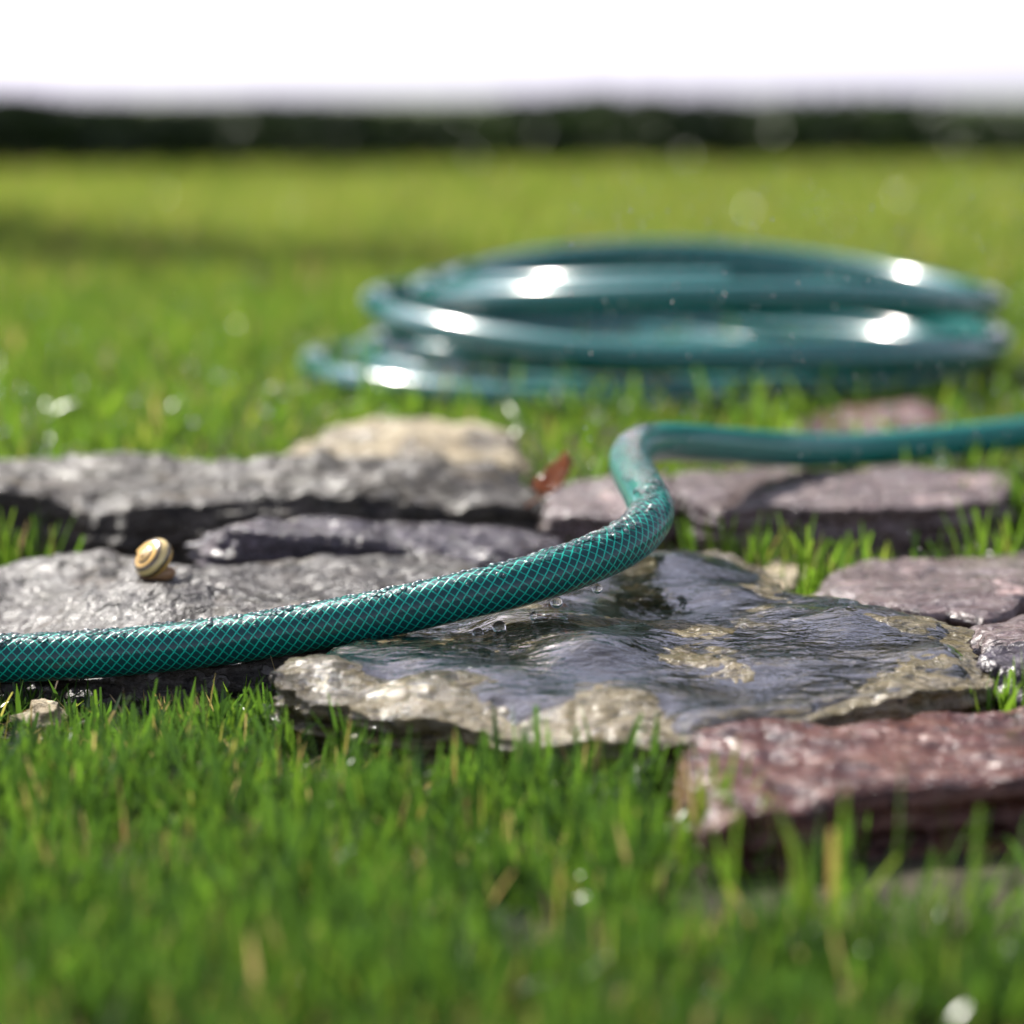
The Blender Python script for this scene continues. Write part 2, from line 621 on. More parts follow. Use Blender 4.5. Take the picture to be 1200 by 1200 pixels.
stone([(-90, 668, 1.3), (0, 660, 1.3), (85, 648, 1.3), (160, 654, 1.3), (250, 662, 1.29), (330, 656, 1.3), (450, 651, 1.31), (540, 656, 1.31),
       (610, 680, 1.24), (560, 708, 1.165), (480, 728, 1.14), (400, 748, 1.11), (320, 764, 1.1), (250, 772, 1.1), (100, 782, 1.11), (-90, 790, 1.12)],
      M['grey'], 'grey wet flat stone that the striped snail shell sits on', [(200, 690, 1.2)], [(120, 700, 1.2, .004, .025), (300, 720, 1.17, .003, .02), (420, 690, 1.22, .004, .02)],
      -.012, n=400, ns=100, nd=20, rough=.0028, seed=13, slope=.010)

stone([(252, 618, 1.35), (300, 602, 1.37), (370, 603, 1.37), (480, 610, 1.38), (600, 616, 1.38), (655, 630, 1.36), (620, 646, 1.33), (555, 656, 1.31),
       (500, 642, 1.315), (400, 633, 1.315), (330, 627, 1.31), (272, 620, 1.31)],
      M['purple'], 'low purple grey slab lying between the snail stone and the tall grey stone', zbot=.004, n=260, ns=40, rough=.002, seed=23, round_=.003, ragged=.003)

stone([(-90, 545, 1.53), (-20, 537, 1.53), (60, 533, 1.53), (180, 531, 1.53), (290, 541, 1.51), (350, 537, 1.5), (470, 530, 1.5), (560, 536, 1.5), (625, 566, 1.48), (642, 598, 1.43),
       (560, 590, 1.42), (420, 581, 1.41), (300, 588, 1.40), (200, 593, 1.39), (125, 599, 1.38), (90, 586, 1.385), (40, 575, 1.39), (-90, 572, 1.39)],
      M['slate'], 'long dark grey layered stone behind the snail, with grass at its back', [(200, 560, 1.46), (470, 552, 1.46)], [(95, 592, 1.38, -.005, .010), (350, 570, 1.43, -.004, .012)], zbot=-.01, n=360, ns=64, nd=26, rough=.003, seed=33, flare=.002, slope=.016, terr=.004)

stone([(330, 542, 1.56), (352, 518, 1.6), (400, 497, 1.65), (470, 492, 1.67), (545, 489, 1.67), (598, 508, 1.63), (618, 548, 1.55), (560, 545, 1.545), (470, 538, 1.55), (390, 538, 1.55)],
      M['tan'], 'beige block with sunlit top behind the right end of the long grey stone', [(470, 512, 1.6)], zbot=.0, n=240, ns=46, nd=18, rough=.003, seed=43, round_=.004)

stone([(786, 568, 1.47), (810, 549, 1.52), (900, 545, 1.55), (1050, 547, 1.55), (1188, 554, 1.53), (1180, 572, 1.47), (1140, 585, 1.44), (1060, 592, 1.42), (1000, 600, 1.40), (900, 594, 1.41), (820, 592, 1.41)],
      M['pink'], 'wide pale pink slab below the far stretch of the hose', zbot=.0, n=260, ns=40, nd=18, rough=.0022, seed=53, flare=-.006)

stone([(645, 566, 1.5), (690, 556, 1.52), (740, 554, 1.52), (784, 560, 1.5), (786, 590, 1.43), (720, 606, 1.41), (645, 600, 1.42)],
      M['pink'], 'small brown pink stone under the bend of the hose, beside the dry leaf', zbot=.0, n=200, ns=34, rough=.0025, seed=63, flare=-.003)

stone([(966, 676, 1.27), (1005, 661, 1.32), (1100, 652, 1.35), (1200, 645, 1.37), (1310, 640, 1.38), (1310, 702, 1.2), (1210, 702, 1.2), (1150, 718, 1.17), (1080, 712, 1.18), (1000, 702, 1.2)],
      M['pink'], 'pale pink flat slab right of the large wet stone', zbot=-.01, n=240, ns=40, rough=.0018, seed=73)

stone([(838, 660, 1.36), (880, 652, 1.38), (930, 660, 1.36), (936, 685, 1.29), (890, 692, 1.27), (850, 688, 1.28)],
      M['tan'], 'small pale stone half hidden by grass behind the large wet stone', zbot=-.01, n=140, ns=26, rough=.002, seed=83)

stone([(1140, 731, 1.14), (1200, 723, 1.16), (1260, 722, 1.16), (1260, 750, 1.09), (1200, 755, 1.085), (1150, 752, 1.09)],
      M['pink'], 'small pink chunk wedged right of the large wet stone', zbot=-.01, n=140, ns=26, rough=.002, seed=93)

stone([(1160, 766, 1.075), (1200, 760, 1.08), (1262, 758, 1.08), (1262, 795, 1.035), (1205, 800, 1.03), (1168, 792, 1.035)],
      M['purple'], 'dark purple wet rock at the right end of the large wet stone', zbot=-.01, n=160, ns=30, rough=.004, seed=103)

stone([(815, 868, .945), (850, 850, .965), (900, 843, .97), (1000, 843, .97), (1100, 838, .985), (1210, 826, 1.0), (1320, 818, 1.0), (1330, 900, .9), (1200, 912, .89), (1100, 915, .885),
       (1000, 926, .875), (950, 945, .865), (900, 946, .86), (860, 956, .855), (822, 964, .85), (812, 915, .895)],
      M['red'], 'reddish brown striped wet stone nearest the camera, grass before it', [(1000, 890, .915)], [(860, 920, .885, .003, .014)], zbot=-.03, n=320, ns=70, nd=24, rough=.0022, seed=113, flare=-.004)

stone([(912, 505, 1.74), (955, 490, 1.8), (1000, 478, 1.82), (1050, 469, 1.82), (1095, 472, 1.8), (1106, 500, 1.72), (1050, 510, 1.7), (1000, 512, 1.7), (930, 513, 1.7)],
      M['red'], 'dark pink stone standing in the grass between hose and coil', zbot=.0, n=180, ns=30, rough=.003, seed=123)

stone([(36, 822, 1.06), (52, 815, 1.075), (68, 820, 1.07), (64, 834, 1.05), (46, 836, 1.05)],
      M['tan'], 'tiny pale pebble in the grass under the hose', zbot=-.01, n=80, ns=16, nd=8, rough=.001, ragged=.001, round_=.004, seed=133, cat='pebble', name='pebble')


# ------------------------------------------------------------------ water film on the main stone
def build_film():
    n, ns = 300, 130
    R = closed_curve(R_main, n)
    s = np.linspace(0.0, 0.975, ns + 1)[1:]
    XY = (cen_main[None, None] + (R[None, :, :2] - cen_main) * s[:, None, None]).reshape(-1, 2)
    XY = np.concatenate([cen_main[None], XY])
    ss = np.concatenate([[0], np.repeat(s, n)])
    z = top_main(XY)
    # water levels the small hollows: blend towards the smooth height of the slab and add gentle ripples
    z = z + 0.0002 + 0.0005 * fbm(np.c_[XY[:, 0] * 60, XY[:, 1] * 100, np.zeros(len(XY))], 5, 3)
    z = z - 0.004 * smooth01(-1.05, -1.01, -XY[:, 1]) * smooth01(-.01, .02, -XY[:, 0])
    z = z - 0.004 * smooth01(-1.0, -.975, -XY[:, 1]) * smooth01(-.07, -.04, -XY[:, 0])
    z = z + 0.0014 + 0.0011 * fbm(np.c_[XY * 28, np.zeros(len(XY))], 55, 2)
    z = z - 0.0055 * smooth01(0.88, 0.985, ss) ** 1.5
    j = np.arange(n)
    j2 = (j + 1) % n
    Q = [np.stack([1 + r * n + j, 1 + (r + 1) * n + j, 1 + (r + 1) * n + j2, 1 + r * n + j2], 1) for r in range(ns - 1)]
    o = link('water', mesh_np('water', np.c_[XY, z], [np.stack([np.zeros(n, int), 1 + j, 1 + j2], 1), np.concatenate(Q)], M['film'], flip=True))
    tag(o, 'thin rippled sheet of water flowing over the large flat stone', kind='structure')


build_film()


# ------------------------------------------------------------------ hose
def open_curve(pts, step):
    pts = np.asarray(pts, float)
    ext = np.concatenate([[2 * pts[0] - pts[1]], pts, [2 * pts[-1] - pts[-2]]])
    dense = []
    for k in range(1, len(ext) - 2):
        p0, p1, p2, p3 = ext[k - 1:k + 3]
        # centripetal form keeps bends round
        t0 = 0
        t1 = t0 + np.linalg.norm(p1 - p0) ** .5
        t2 = t1 + np.linalg.norm(p2 - p1) ** .5
        t3 = t2 + np.linalg.norm(p3 - p2) ** .5
        for t in np.linspace(t1, t2, 60, endpoint=False):
            A1 = (t1 - t) / (t1 - t0) * p0 + (t - t0) / (t1 - t0) * p1
            A2 = (t2 - t) / (t2 - t1) * p1 + (t - t1) / (t2 - t1) * p2
            A3 = (t3 - t) / (t3 - t2) * p2 + (t - t2) / (t3 - t2) * p3
            B1 = (t2 - t) / (t2 - t0) * A1 + (t - t0) / (t2 - t0) * A2
            B2 = (t3 - t) / (t3 - t1) * A2 + (t - t1) / (t3 - t1) * A3
            dense.append((t2 - t) / (t2 - t1) * B1 + (t - t1) / (t2 - t1) * B2)
    dense.append(pts[-1])
    dense = np.array(dense)
    for _ in range(30):
        dense[1:-1] = 0.25 * dense[:-2] + 0.5 * dense[1:-1] + 0.25 * dense[2:]
    seg = np.linalg.norm(np.diff(dense, axis=0), axis=1)
    cum = np.concatenate([[0], np.cumsum(seg)])
    s = np.arange(0, cum[-1], step)
    return np.stack([np.interp(s, cum, dense[:, k]) for k in range(3)], 1), s


def frames(C):
    T = np.gradient(C, axis=0)
    T /= np.linalg.norm(T, axis=1)[:, None]
    N = np.cross(T, np.array([0, 0, 1.0]))
    N /= np.linalg.norm(N, axis=1)[:, None]
    B = np.cross(N, T)
    return T, N, B


def tube(name, C, s, r, mat, sides=40, parent=None):
    T, N, B = frames(C)
    th = np.linspace(0, 2 * math.pi, sides, endpoint=False)
    ring = N[:, None] * np.cos(th)[None, :, None] + B[:, None] * np.sin(th)[None, :, None]
    V = (C[:, None] + r * ring).reshape(-1, 3)
    m = len(C)
    i, j = np.meshgrid(np.arange(m - 1), np.arange(sides), indexing='ij')
    i, j = i.ravel(), j.ravel()
    j2 = (j + 1) % sides
    F = np.stack([i * sides + j, i * sides + j2, (i + 1) * sides + j2, (i + 1) * sides + j], 1)
    u0, u1 = j / sides, (j + 1) / sides
    uv = np.stack([np.stack([u0, s[i]], 1), np.stack([u1, s[i]], 1), np.stack([u1, s[i + 1]], 1), np.stack([u0, s[i + 1]], 1)], 1)
    return link(name, mesh_np(name, V, [F], mat, uv=uv, flip=True), parent)


HR = 0.0094
hose_px = [(-220, 770, 1.12), (-60, 773, 1.105), (60, 770, 1.10), (180, 761, 1.10), (300, 746, 1.10), (420, 725, 1.10), (520, 704, 1.10), (610, 683, 1.105),
           (690, 657, 1.12), (740, 632, 1.14), (763, 605, 1.165), (757, 582, 1.20), (744, 558, 1.245), (738, 541, 1.285), (746, 527, 1.325), (778, 518, 1.38),
           (850, 522, 1.445), (930, 527, 1.52), (1010, 527, 1.57), (1100, 519, 1.60), (1200, 508, 1.63), (1340, 492, 1.68)]
HC, HS = open_curve([P(*p) for p in hose_px], 0.002)
hose = tube('garden_hose', HC, HS, HR, M['hose'], 48)
tag(hose, 'green braided garden hose beaded with water, bending across the wet stones', 'garden hose')


# coil: one long hose laid in loops, each loop given by its left end, right end (px at d=2.15) and heights
def build_coil():
    k = 2.09 / 3333.33
    loops = [  # x left, x right, depth centre, depth radius, z front, z back, z left, z right
        (376, 990, 2.11, .196, .036, .040, .040, .036),
        (372, 1000, 2.10, .200, .036, .040, .042, .036),
        (425, 1135, 2.13, .205, .042, .048, .046, .044),
        (438, 1090, 2.17, .185, .055, .044, .050, .042),
        (480, 1120, 2.21, .150, .050, .060, .058, .046),
        (470, 1140, 2.20, .180, .056, .074, .066, .052),
        (440, 1163, 2.14, .238, .0655, .086, .083, .058),
        (496, 1160, 2.16, .225, .1025, .104, .092, .083),
        (530, 1140, 2.18, .195, .106, .114, .094, .094),
    ]
    L = np.array(loops, float)
    L[:, 0] = (L[:, 0] - 600) * k
    L[:, 1] = (L[:, 1] - 600) * k
    nl = len(L)
    pts = []
    for t in np.linspace(0, nl - 1.001, nl * 72):
        i = int(t)
        f = t - i
        f = smooth01(0.3, 0.7, np.array(f))
        q = L[i] * (1 - f) + L[min(i + 1, nl - 1)] * f
        a = 2 * math.pi * t - math.pi / 2       # starts at the front
        ca, sa = math.cos(a), math.sin(a)
        x = (q[0] + q[1]) / 2 + (q[1] - q[0]) / 2 * ca
        y = q[2] - .062 + q[3] * .975 * sa
        wr, wl, wb, wf = max(ca, 0) ** 2, max(-ca, 0) ** 2, max(sa, 0) ** 2, max(-sa, 0) ** 2
        z = wr * q[7] + wl * q[6] + wb * q[5] + wf * q[4]
        pts.append((x, y, z + .0015 * math.sin(t * 9)))
    C, S = open_curve(pts, 0.006)
    o = tube('coiled_hose', C, S, 0.0102, M['coil'], 24)
    tag(o, 'loose pile of green garden hose coiled on the lawn behind the stones', 'garden hose')
    return C


COIL = build_coil()


# ------------------------------------------------------------------ grass
def inside(poly, x, y):
    r = np.zeros(len(x), bool)
    x0, y0 = poly[:, 0], poly[:, 1]
    x1, y1 = np.roll(x0, -1), np.roll(y0, -1)
    bb = (x > x0.min()) & (x < x0.max()) & (y > y0.min()) & (y < y0.max())
    idx = np.where(bb)[0]
    if not len(idx):
        return r
    X, Y = x[idx][:, None], y[idx][:, None]
    c = ((y0 > Y) != (y1 > Y)) & (X < (x1 - x0) * (Y - y0) / (y1 - y0 + 1e-12) + x0)
    r[idx] = c.sum(1) % 2 == 1
    return r


def blades(x, y, L, W, tint, segs=3, lean=0.35, zoff=0.0, blunt=0.3):
    n = len(x)
    yaw = rng.uniform(0, 2 * math.pi, n)
    ld = rng.uniform(0, 2 * math.pi, n)
    la = np.abs(rng.normal(0, lean, n)) + 0.04
    curve = rng.uniform(0.1, 1.2, n) * la
    z0 = gz(x, y) + zoff - 0.002
    side = np.stack([np.cos(yaw), np.sin(yaw), np.zeros(n)], 1)
    hd = np.stack([np.cos(ld), np.sin(ld), np.zeros(n)], 1)
    pos = np.stack([x, y, z0], 1)
    V = []
    for k in range(segs + 1):
        f = k / segs
        w = W * (1 - 0.35 * f) * 0.5
        if k == segs:
            w = W * 0.5 * np.where(rng.random(n) < blunt, 0.5, 0.06)
        if k == 0:
            w = W * 0.4
        V += [pos - side * w[:, None], pos + side * w[:, None]]
        a = np.clip(la + curve * f * 1.3, 0, 1.5)
        pos = pos + (hd * np.sin(a)[:, None] + np.array([0, 0, 1.0]) * np.cos(a)[:, None]) * (L / segs)[:, None]
    V = np.stack(V, 1)                       # n, 2*(segs+1), 3
    m = 2 * (segs + 1)
    base = (np.arange(n) * m)[:, None]
    F = np.concatenate([base + np.array([[2 * k, 2 * k + 1, 2 * k + 3, 2 * k + 2]]) for k in range(segs)], 0)
    return V.reshape(-1, 3), F, np.repeat(tint, m)


def tints(n, dry=0.08, mean=0.40, sd=0.16):
    t = np.clip(rng.normal(mean, sd, n), 0.02, 0.78)
    d = rng.random(n) < dry
    t[d] = rng.uniform(0.82, 1.0, d.sum())
    return t


def build_grass():
    VV, FF, TT, off = [], [], [], 0

    def add(v, f, t):
        nonlocal off
        VV.append(v)
        FF.append(f + off)
        TT.append(t)
        off += len(v)

    def field(n, d0, d1, margin, power=1.0):
        d = d0 + (d1 - d0) * rng.random(n) ** power
        x = (rng.random(n) * 2 - 1) * (0.18 * d + margin)
        keep = np.ones(n, bool)
        if d0 < 2:
            for R in STONE_RIMS:
                keep &= ~inside(R, x, d)
            q = rng.random(n)
            keep &= ~((d > 1.10) & (d < 1.52) & (x < 0.03))
            keep &= ~((d > 1.08) & (d < 1.47) & (x >= 0.03) & (q > 0.12))
            keep &= ~((d > 0.93) & (d < 1.10) & (x > 0.062))
            keep &= ~((d > 0.78) & (d < 0.93) & (x > 0.045) & (q > 0.05))
        return x[keep], d[keep]
    # near lawn, every blade three segments
    x, y = field(58000, 0.60, 1.36, 0.05, 1.0)
    clump = fbm(np.c_[x * 26, y * 26, x * 0], 300, 3)
    L = np.clip(rng.normal(0.0188, 0.0055, len(x)) * (1 + 0.25 * clump), 0.006, 0.036)
    g = clump + rng.normal(0, .25, len(x)) > -0.25
    x, y, L = x[g], y[g], L[g]
    W = np.clip(rng.lognormal(math.log(.00155), .4, len(x)), .0008, .004)
    L = L * np.where((y > 1.03) & (x < 0.02), 0.72, 1.0)
    add(*blades(x, y, L, W, tints(len(x), 0.014, 0.19, 0.2), 3, 0.5))  # darker blade tint stands in for shade over the foreground
    # flat thatch and dead straw at the foot of the blades
    x, y = field(8000, 0.62, 1.5, 0.05)
    L = rng.uniform(0.010, 0.028, len(x))
    add(*blades(x, y, L, rng.uniform(0.0006, 0.0016, len(x)), rng.uniform(0.82, 0.97, len(x)), 3, 1.5))
    # between and behind the stones
    x, y = field(66000, 1.25, 3.2, 0.45, 1.2)
    L = np.clip(rng.normal(0.027, 0.006, len(x)), 0.01, 0.045)
    L = L * np.where(y < 1.75, 0.8, 1.0) * np.where((y > 1.55) & (y < 2.5) & (x > -.2), 0.6, 1.0)
    add(*blades(x, y, L, rng.uniform(0.0018, 0.0036, len(x)), tints(len(x), 0.05, 0.52, 0.15), 2, 0.36))
    x, y = field(84000, 2.9, 7.0, 1.3, 1.25)
    L = np.clip(rng.normal(0.032, 0.006, len(x)), 0.012, 0.05)
    add(*blades(x, y, L, rng.uniform(0.004, 0.007, len(x)), tints(len(x), 0.09, 0.70, 0.10), 2, 0.45))
    x, y = field(12000, 7.0, 8.0, 1.3, 1.0)
    L = np.clip(rng.normal(0.036, 0.008, len(x)), 0.012, 0.06)
    add(*blades(x, y, L, rng.uniform(0.009, 0.014, len(x)), tints(len(x), 0.09, 0.72, 0.10), 2, 0.45))
    # wet blades lying over, which catch the sun
    x, y = field(6500, 1.55, 4.4, 0.1, 1.3)
    add(*blades(x, y, rng.uniform(.012, .026, len(x)), rng.uniform(.003, .0048, len(x)), tints(len(x), 0, .5, .12), 2, 1.15, .016))
    # the lawn goes on to both sides of the view, thinner there
    for n, d0, d1, e0, e1 in ((30000, .3, 1.7, .03, .5), (9000, 1.7, 3.2, .45, 1.0), (7000, .18, .62, -.13, .03)):
        d = d0 + (d1 - d0) * rng.random(n)
        x = np.maximum(0.18 * d + e0 + (e1 - e0) * rng.random(n), 0) * np.sign(rng.random(n) - .5)
        if e0 < 0:
            x = (rng.random(n) * 2 - 1) * (.18 * d + .05)
        keep = np.ones(n, bool)
        for R in STONE_RIMS:
            keep &= ~inside(R, x, d)
        x, d = x[keep], d[keep]
        add(*blades(x, d, np.clip(rng.normal(.024, .006, len(x)), .01, .04), rng.uniform(.002, .0045, len(x)), tints(len(x), .05, .35, .18), 2, .45))
    # tufts in the gaps of the border: px, py of the foot, d, count, spread, length
    for (px, py, d, n, sp, ln) in [(905, 690, 1.35, 70, .020, .036), (850, 690, 1.36, 34, .013, .036), (955, 700, 1.30, 40, .010, .034), (1010, 690, 1.36, 36, .02, .032),
                                   (1165, 690, 1.36, 60, .016, .040), (945, 720, 1.215, 16, .004, .026), (1162, 716, 1.172, 12, .004, .013), (1185, 850, 1.02, 44, .008, .030),
                                   (690, 640, 1.39, 14, .006, .020), (12, 690, 1.36, 50, .010, .036), (1195, 560, 1.5, 60, .012, .03),
                                   (900, 1040, .80, 12, .010, .034), (960, 1050, .79, 10, .008, .036), (1085, 1050, .79, 10, .012, .038), (1160, 1050, .78, 8, .010, .034),
                                   (820, 960, .87, 40, .010, .030)]:
        c = P(px, py, d)
        x = c[0] + rng.normal(0, sp, n)
        y = c[1] + rng.normal(0, min(sp, .008), n)
        L = np.clip(rng.normal(ln, ln * .22, n), .006, .06)
        add(*blades(x, y, L, rng.uniform(.0018, .0034, n), tints(n, .04, .5, .12), 3, .28))
    o = link('grass', mesh_np('grass', np.concatenate(VV), [np.concatenate(FF)], M['grass'], tint=np.concatenate(TT)))
    tag(o, 'short green lawn grass growing round the stones', kind='stuff')


build_grass()


# ------------------------------------------------------------------ water drops
def ico(level):
    import bmesh
    bm = bmesh.new()
    bmesh.ops.create_icosphere(bm, subdivisions=level, radius=1)
    v = np.array([p.co[:] for p in bm.verts])
    f = np.array([[q.index for q in p.verts] for p in bm.faces])
    bm.free()
    return v, f


def drops(name, label, C, Rr, A, N, B, flat, level=2, mat='drop'):
    """C centres, Rr radii, axes A,N,B per drop; flat = squash along B"""
    v, f = ico(level)
    n = len(C)
    sx = rng.uniform(.8, 1.3, n)
    V = C[:, None] + Rr[:, None, None] * (v[None, :, :1] * A[:, None] * sx[:, None, None] + v[None, :, 1:2] * N[:, None] + v[None, :, 2:] * B[:, None] * flat[:, None, None])
    F = (f[None] + (np.arange(n) * len(v))[:, None, None]).reshape(-1, 3)
    o = link(name, mesh_np(name, V.reshape(-1, 3), [F], M[mat], flip=mat == 'bead'))
    tag(o, label, kind='stuff')
    return o


def hose_drops():
    T, N, B = frames(HC)
    ok = np.where(HS < HS[-1] * 0.56)[0]
    n = 2300
    i = rng.choice(ok, n)
    a = rng.normal(-0.1, 0.42, n)
    a = np.clip(a, -1.45, 1.45)
    r = np.clip(rng.lognormal(math.log(.0008), .42, n), .0003, .0019)
    out = N[i] * np.sin(a)[:, None] + B[i] * np.cos(a)[:, None]
    tan = N[i] * np.cos(a)[:, None] - B[i] * np.sin(a)[:, None]
    C = HC[i] + out * (HR + r * 0.05)[:, None]
    drops('water_droplets', 'water droplets beaded along the top of the hose', C, r, T[i], tan, out, rng.uniform(.45, .7, n), mat='bead')
    # hanging below
    px = [(652, 706, 1.098), (700, 690, 1.11), (585, 735, 1.09), (625, 722, 1.095), (560, 742, 1.088)]
    Cc = np.array([P(*p) for p in px])
    m = len(px)
    I = np.tile(np.eye(3), (m, 1, 1))
    drops('hanging_droplets', 'fat water drops hanging under the hose', Cc, np.array([.0021, .0019, .0022, .0016, .0018]), I[:, 0], I[:, 1], I[:, 2], np.full(m, 1.15), 3)


hose_drops()


def free_drops():
    # dew on the lawn behind and spray falling on the right
    n = 240
    y = 1.5 + 2.6 * rng.random(n) ** 1.4
    x = (rng.random(n) * 2 - 1) * (0.18 * y + .03)
    keep = np.ones(n, bool)
    for R in STONE_RIMS:
        keep &= ~inside(R, x, y)
    x, y = x[keep], y[keep]
    n = len(x)
    C = np.stack([x, y, gz(x, y) + rng.uniform(.014, .028, n)], 1)
    I = np.tile(np.eye(3), (n, 1, 1))
    drops('dew_droplets', 'dew droplets sparkling on the lawn behind the stones', C, np.clip(rng.lognormal(math.log(.0028), .3, n), .0015, .0042), I[:, 0], I[:, 1], I[:, 2], np.full(n, .9))
    n = 900
    y = rng.uniform(1.25, 2.1, n)
    x = rng.uniform(.1, 1.0, n) * .19 * y
    z = rng.uniform(.02, .19, n)
    I = np.tile(np.eye(3), (n, 1, 1))
    drops('falling_droplets', 'spray of falling water droplets at the right', np.stack([x, y, z], 1), rng.uniform(.0002, .0006, n), I[:, 0], I[:, 1], I[:, 2], rng.uniform(1.2, 2.2, n))


free_drops()


# ------------------------------------------------------------------ snail
def shell_mat():
    t = NT('snail_shell')
    uv = t.n('ShaderNodeUVMap')
    sep = t.n('ShaderNodeSeparateXYZ')
    t.l(uv.outputs[0], sep.inputs[0])
    wob = t.math('ADD', sep.outputs[0], t.math('MULTIPLY', t.math('SUBTRACT', t.noise(uv.outputs[0], 9, 2), .5), .02))
    y1, y2, dk = (0.72, 0.40, 0.05), (0.78, 0.58, 0.22), (0.045, 0.022, 0.012)
    nd = t.n('ShaderNodeValToRGB')
    t.l(wob, nd.inputs[0])
    e = nd.color_ramp.elements
    stops = [(0.0, y1), (.10, y1), (.115, dk), (.165, dk), (.18, y2), (.26, y2), (.275, dk), (.33, dk), (.345, y1), (.42, y1), (.435, dk), (.46, dk), (.475, y1), (1.0, y2)]
    while len(e) < len(stops):
        e.new(.5)
    for k, (p, c) in enumerate(stops):
        e[k].position = p
        e[k].color = (*c, 1)
    g = t.noise(uv.outputs[0], 40, 3)
    c = t.mix(t.rng(g, .4, .7, 0, .25), nd.outputs[0], (0.8, 0.68, 0.42))
    return t.done(t.bsdf(c, .22, t.bump(t.noise(uv.outputs[0], 30, 2), .0003, .5), 1.5, Coat_Weight=.5, Coat_Roughness=.1))


def on_top(px, py, d):
    p = P(px, py, d)
    bpy.context.view_layer.update()
    hit, loc, *_ = sc.ray_cast(bpy.context.evaluated_depsgraph_get(), Vector((p[0], p[1], .3)), Vector((0, 0, -1)))
    print('on_top', p, loc)
    return loc


def build_snail():
    base = on_top(176, 690, 1.205)
    root = bpy.data.objects.new('snail', None)
    sc.collection.objects.link(root)
    root.location = base
    root.location.z += .0002
    tag(root, 'small yellow snail with dark striped shell resting on grey stone', 'snail')
    turns, nt, nv = 4.0, 180, 28
    kx = math.log(1.95) / (2 * math.pi)
    R1 = .0067
    V, UV, F = [], [], []
    for i in range(nt + 1):
        t = (i / nt - 1) * turns * 2 * math.pi
        sc_ = R1 * math.exp(kx * t)
        cx, cy, cz = sc_ * math.cos(t), sc_ * math.sin(t), -1.3 * sc_
        for j in range(nv):
            a = 2 * math.pi * j / nv
            rr = sc_ * 0.92
            dr, dz = rr * math.cos(a), rr * math.sin(a) * 1.0
            V.append((cx + dr * math.cos(t), cy + dr * math.sin(t), cz + dz))
    for i in range(nt):
        for j in range(nv):
            j2 = (j + 1) % nv
            F.append((i * nv + j, i * nv + j2, (i + 1) * nv + j2, (i + 1) * nv + j))
            u0, u1 = (j + nv * .25) / nv % 1.0, 0
            u0 = ((j / nv) + .15) % 1.0
            u1 = u0 + 1 / nv
            UV += [(u0, i * .05), (u1, i * .05), (u1, (i + 1) * .05), (u0, (i + 1) * .05)]
    V = np.array(V)
    V[:, 2] += 1.3 * R1 * .55
    me = mesh_np('shell', V, [np.array(F)], shell_mat(), uv=np.array(UV), flip=True)
    sh = link('shell', me, root)
    # apex to the upper left and a little to the viewer, opening down on the right
    apex = Vector((-.62, -.52, .58)).normalized()
    q = Vector((0, 0, 1)).rotation_difference(apex)
    sh.rotation_mode = 'QUATERNION'
    from mathutils import Quaternion
    sh.rotation_quaternion = q @ Quaternion((0, 0, 1), rad(120))
    sh.location = (-.0004, 0, .0076)
    # foot: a small continuous body drawn in under the shell
    t = NT('snail_skin')
    n = t.bump(t.noise(coords(t), 900, 3), .0004, .8)
    skin = t.done(t.bsdf(t.mix(t.noise(coords(t), 500, 3), (.22, .10, .04), (.42, .25, .12)), .3, n))
    v, f = ico(4)
    b = v.copy()
    L = b[:, 0]
    b[:, 1] *= (0.55 - 0.18 * L)
    b[:, 2] = b[:, 2] * (0.42 + .14 * np.clip(L, 0, 1)) + .22 * np.clip(L - .5, 0, 1)
    b *= .0080
    foot = link('foot', mesh_np('foot', b, [f], skin), root)
    foot.location = (.0030, .0005, .0010)
    for sx in (-1, 1):
        C, S = open_curve([(0, 0, 0), (.0006, sx * .0003, .0006), (.0013, sx * .0007, .001)], .0002)
        tn = tube('tentacle', C, S, .00022, skin, 8, root)
        tn.location = (.0106, .0005 + sx * .001, .0034)


build_snail()


# ------------------------------------------------------------------ fallen leaves
def dry_leaf(base, length, width, rot, label, curl):
    t = NT('dry_leaf')
    v = coords(t)
    c = t.ramp(t.noise(v, 160, 4, .6), [(.35, (.34, .12, .05)), (.55, (.56, .27, .13)), (.7, (.66, .42, .25))])
    tr = t.n('ShaderNodeBsdfTranslucent')
    t.l(c, tr.inputs[0])
    mx = t.n('ShaderNodeMixShader')
    mx.inputs[0].default_value = .3
    t.l(t.bsdf(c, .16, t.bump(t.noise(v, 300, 3), .0006, .8)), mx.inputs[1])
    t.l(tr.outputs[0], mx.inputs[2])
    m = t.done(mx.outputs[0])
    nu, nv = 26, 14
    V = []
    for i in range(nu + 1):
        f = i / nu
        w = width * math.sin(math.pi * min(1, f * .97 + .02)) ** .7 * (1 - .25 * f) * (1 + .12 * math.sin(f * 37))
        for j in range(nv + 1):
            g = j / nv * 2 - 1
            x = f * length
            V.append((x, g * w, curl * length * (abs(g) ** 1.5 * .5 + (f - .4) ** 2 * 1.1) + .0006 * math.sin(g * 19 + f * 14)))
    i, j = np.meshgrid(np.arange(nu), np.arange(nv), indexing='ij')
    a = (i * (nv + 1) + j).ravel()
    F = np.stack([a, a + 1, a + nv + 2, a + nv + 1], 1)
    o = link('dry_leaf', mesh_np('dry_leaf', V, [F], m))
    md = o.modifiers.new('thickness', 'SOLIDIFY')
    md.thickness = .0003
    o.location = base
    o.rotation_euler = rot
    tag(o, label, 'leaf')
    C, S = open_curve([(.001, 0, curl * length * .17), (-.004, .0005, curl * length * .2), (-.009, .002, curl * length * .16)], .0008)
    tube('stalk', C, S, .0005, m, 8, o)


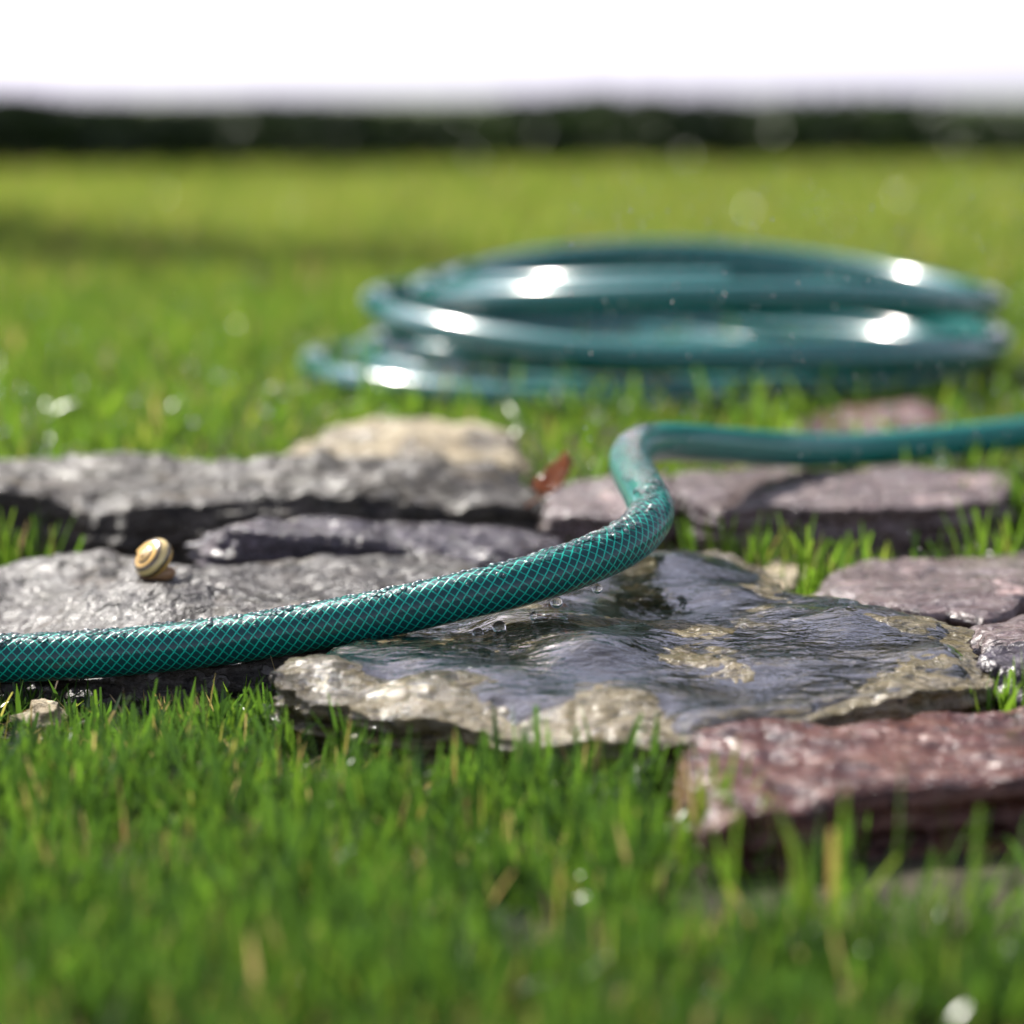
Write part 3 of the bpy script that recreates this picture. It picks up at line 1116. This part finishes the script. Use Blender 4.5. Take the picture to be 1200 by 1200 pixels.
dry_leaf(P(636, 586, 1.385), .024, .0085, (rad(22), rad(-40), rad(12)), 'curled orange brown dry leaf standing between stones beside the hose bend', .6)
dry_leaf(P(8, 372, 2.75), .03, .012, (rad(50), rad(-30), rad(40)), 'orange dry leaf lying far back on the lawn', .5)


# ------------------------------------------------------------------ hedge, and the trees and shrub added out of view
def leaf_cloud(pts, size, nrm_up=0.3):
    n = len(pts)
    a = rng.normal(size=(n, 3))
    a /= np.linalg.norm(a, axis=1)[:, None]
    b = np.cross(a, rng.normal(size=(n, 3)))
    b /= np.linalg.norm(b, axis=1)[:, None]
    s = size * rng.uniform(.6, 1.3, n)[:, None]
    V = np.stack([pts - a * s, pts + b * s * .5, pts + a * s, pts - b * s * .5], 1).reshape(-1, 3)
    F = (np.arange(n) * 4)[:, None] + np.arange(4)[None]
    return V, F, np.repeat(rng.random(n), 4)


def build_hedge():
    n = 26000
    x = rng.uniform(-4, 4, n)
    y = 7.75 + rng.uniform(-.32, .32, n)
    h = .225 + .012 * np.sin(x * 3.1) + .01 * np.sin(x * 7.7)
    z = rng.random(n) ** .8 * h - .01
    V, F, T = leaf_cloud(np.stack([x, y, z], 1), .028)
    o = link('hedge', mesh_np('hedge', V, [F], M['hedge'], False, tint=T))
    tag(o, 'low dark green hedge along the far end of the lawn', 'hedge')


build_hedge()


def bark():
    t = NT('bark')
    v = coords(t, (1, 1, .25))
    a = t.noise(v, 30, 5, .6)
    return t.done(t.bsdf(t.ramp(a, [(.35, (.03, .024, .018)), (.65, (.11, .09, .07))]), .9, t.bump(a, .02, .8)))


M['bark'] = bark()


def tree(name, x, y, clear, h, rx, label, n=5200, lobes=9, leaf=.09, cat='tree', group=None):
    root = bpy.data.objects.new(name, None)
    sc.collection.objects.link(root)
    root.location = (x, y, float(gz(x, y)))
    tag(root, label, cat, group)
    C = [(0, 0, -.05), (.02, .01, clear * .5), (-.03, .03, clear), (.05, 0, (clear + h) / 2), (0, 0, h * .9)]
    Cc, S = open_curve(C, .05)
    T = np.linspace(1, .2, len(Cc)) * h * .022
    th = np.linspace(0, 2 * math.pi, 12, endpoint=False)
    V = np.concatenate([np.stack([c[0] + r * np.cos(th), c[1] + r * np.sin(th), np.full(12, c[2])], 1) for c, r in zip(Cc, T)])
    i, j = np.meshgrid(np.arange(len(Cc) - 1), np.arange(12), indexing='ij')
    i, j = i.ravel(), j.ravel()
    F = np.stack([i * 12 + j, i * 12 + (j + 1) % 12, (i + 1) * 12 + (j + 1) % 12, (i + 1) * 12 + j], 1)
    link('trunk', mesh_np('trunk', V, [F], M['bark']), root)
    pts = []
    for k in range(lobes):
        a = k * 2.4 + random.random()
        f = k / max(1, lobes - 1)
        c = np.array([math.cos(a) * rx * .55, math.sin(a) * rx * .55, clear + (h - clear) * (.12 + .76 * f)])
        m = n // lobes
        d = rng.normal(size=(m, 3))
        d /= np.linalg.norm(d, axis=1)[:, None]
        pts.append(c + d * (rng.random(m)[:, None] ** .4) * np.array([rx * .55, rx * .55, (h - clear) * .24]))
    V, F, T = leaf_cloud(np.concatenate(pts), leaf)
    link('crown', mesh_np('crown', V, [F], M['crown'], False, tint=T), root)


TREES = True
if TREES:  # unseen trees added to give the water something dark to reflect
    for tx, ty, cl, hh, rr, lab in [
            (-9.6, 15.4, 1.1, 5.2, 3.2, 'unseen leafy tree added at the far left beyond the hedge'),
            (-3.5, 14.6, 1.4, 5.3, 4.1, 'unseen leafy tree added behind the hedge, left of the coil'),
            (3.4, 15.0, 1.4, 5.3, 4.1, 'unseen leafy tree added behind the hedge, right of the coil'),
            (9.6, 15.2, 1.05, 5.2, 3.2, 'unseen leafy tree added at the far right beyond the hedge')]:
        tree('tree', tx, ty, cl, hh, rr, lab, n=24000, lobes=28, leaf=.16, group='unseen trees added for dark reflections')
    tree('shrub', -1.60, 4.4, .05, 1.9, .72, 'unseen leafy shrub added left of the lawn, shading a strip of grass', n=2600, lobes=7, leaf=.05, cat='shrub')  # unseen shrub added to cast the shade strip on the lawn
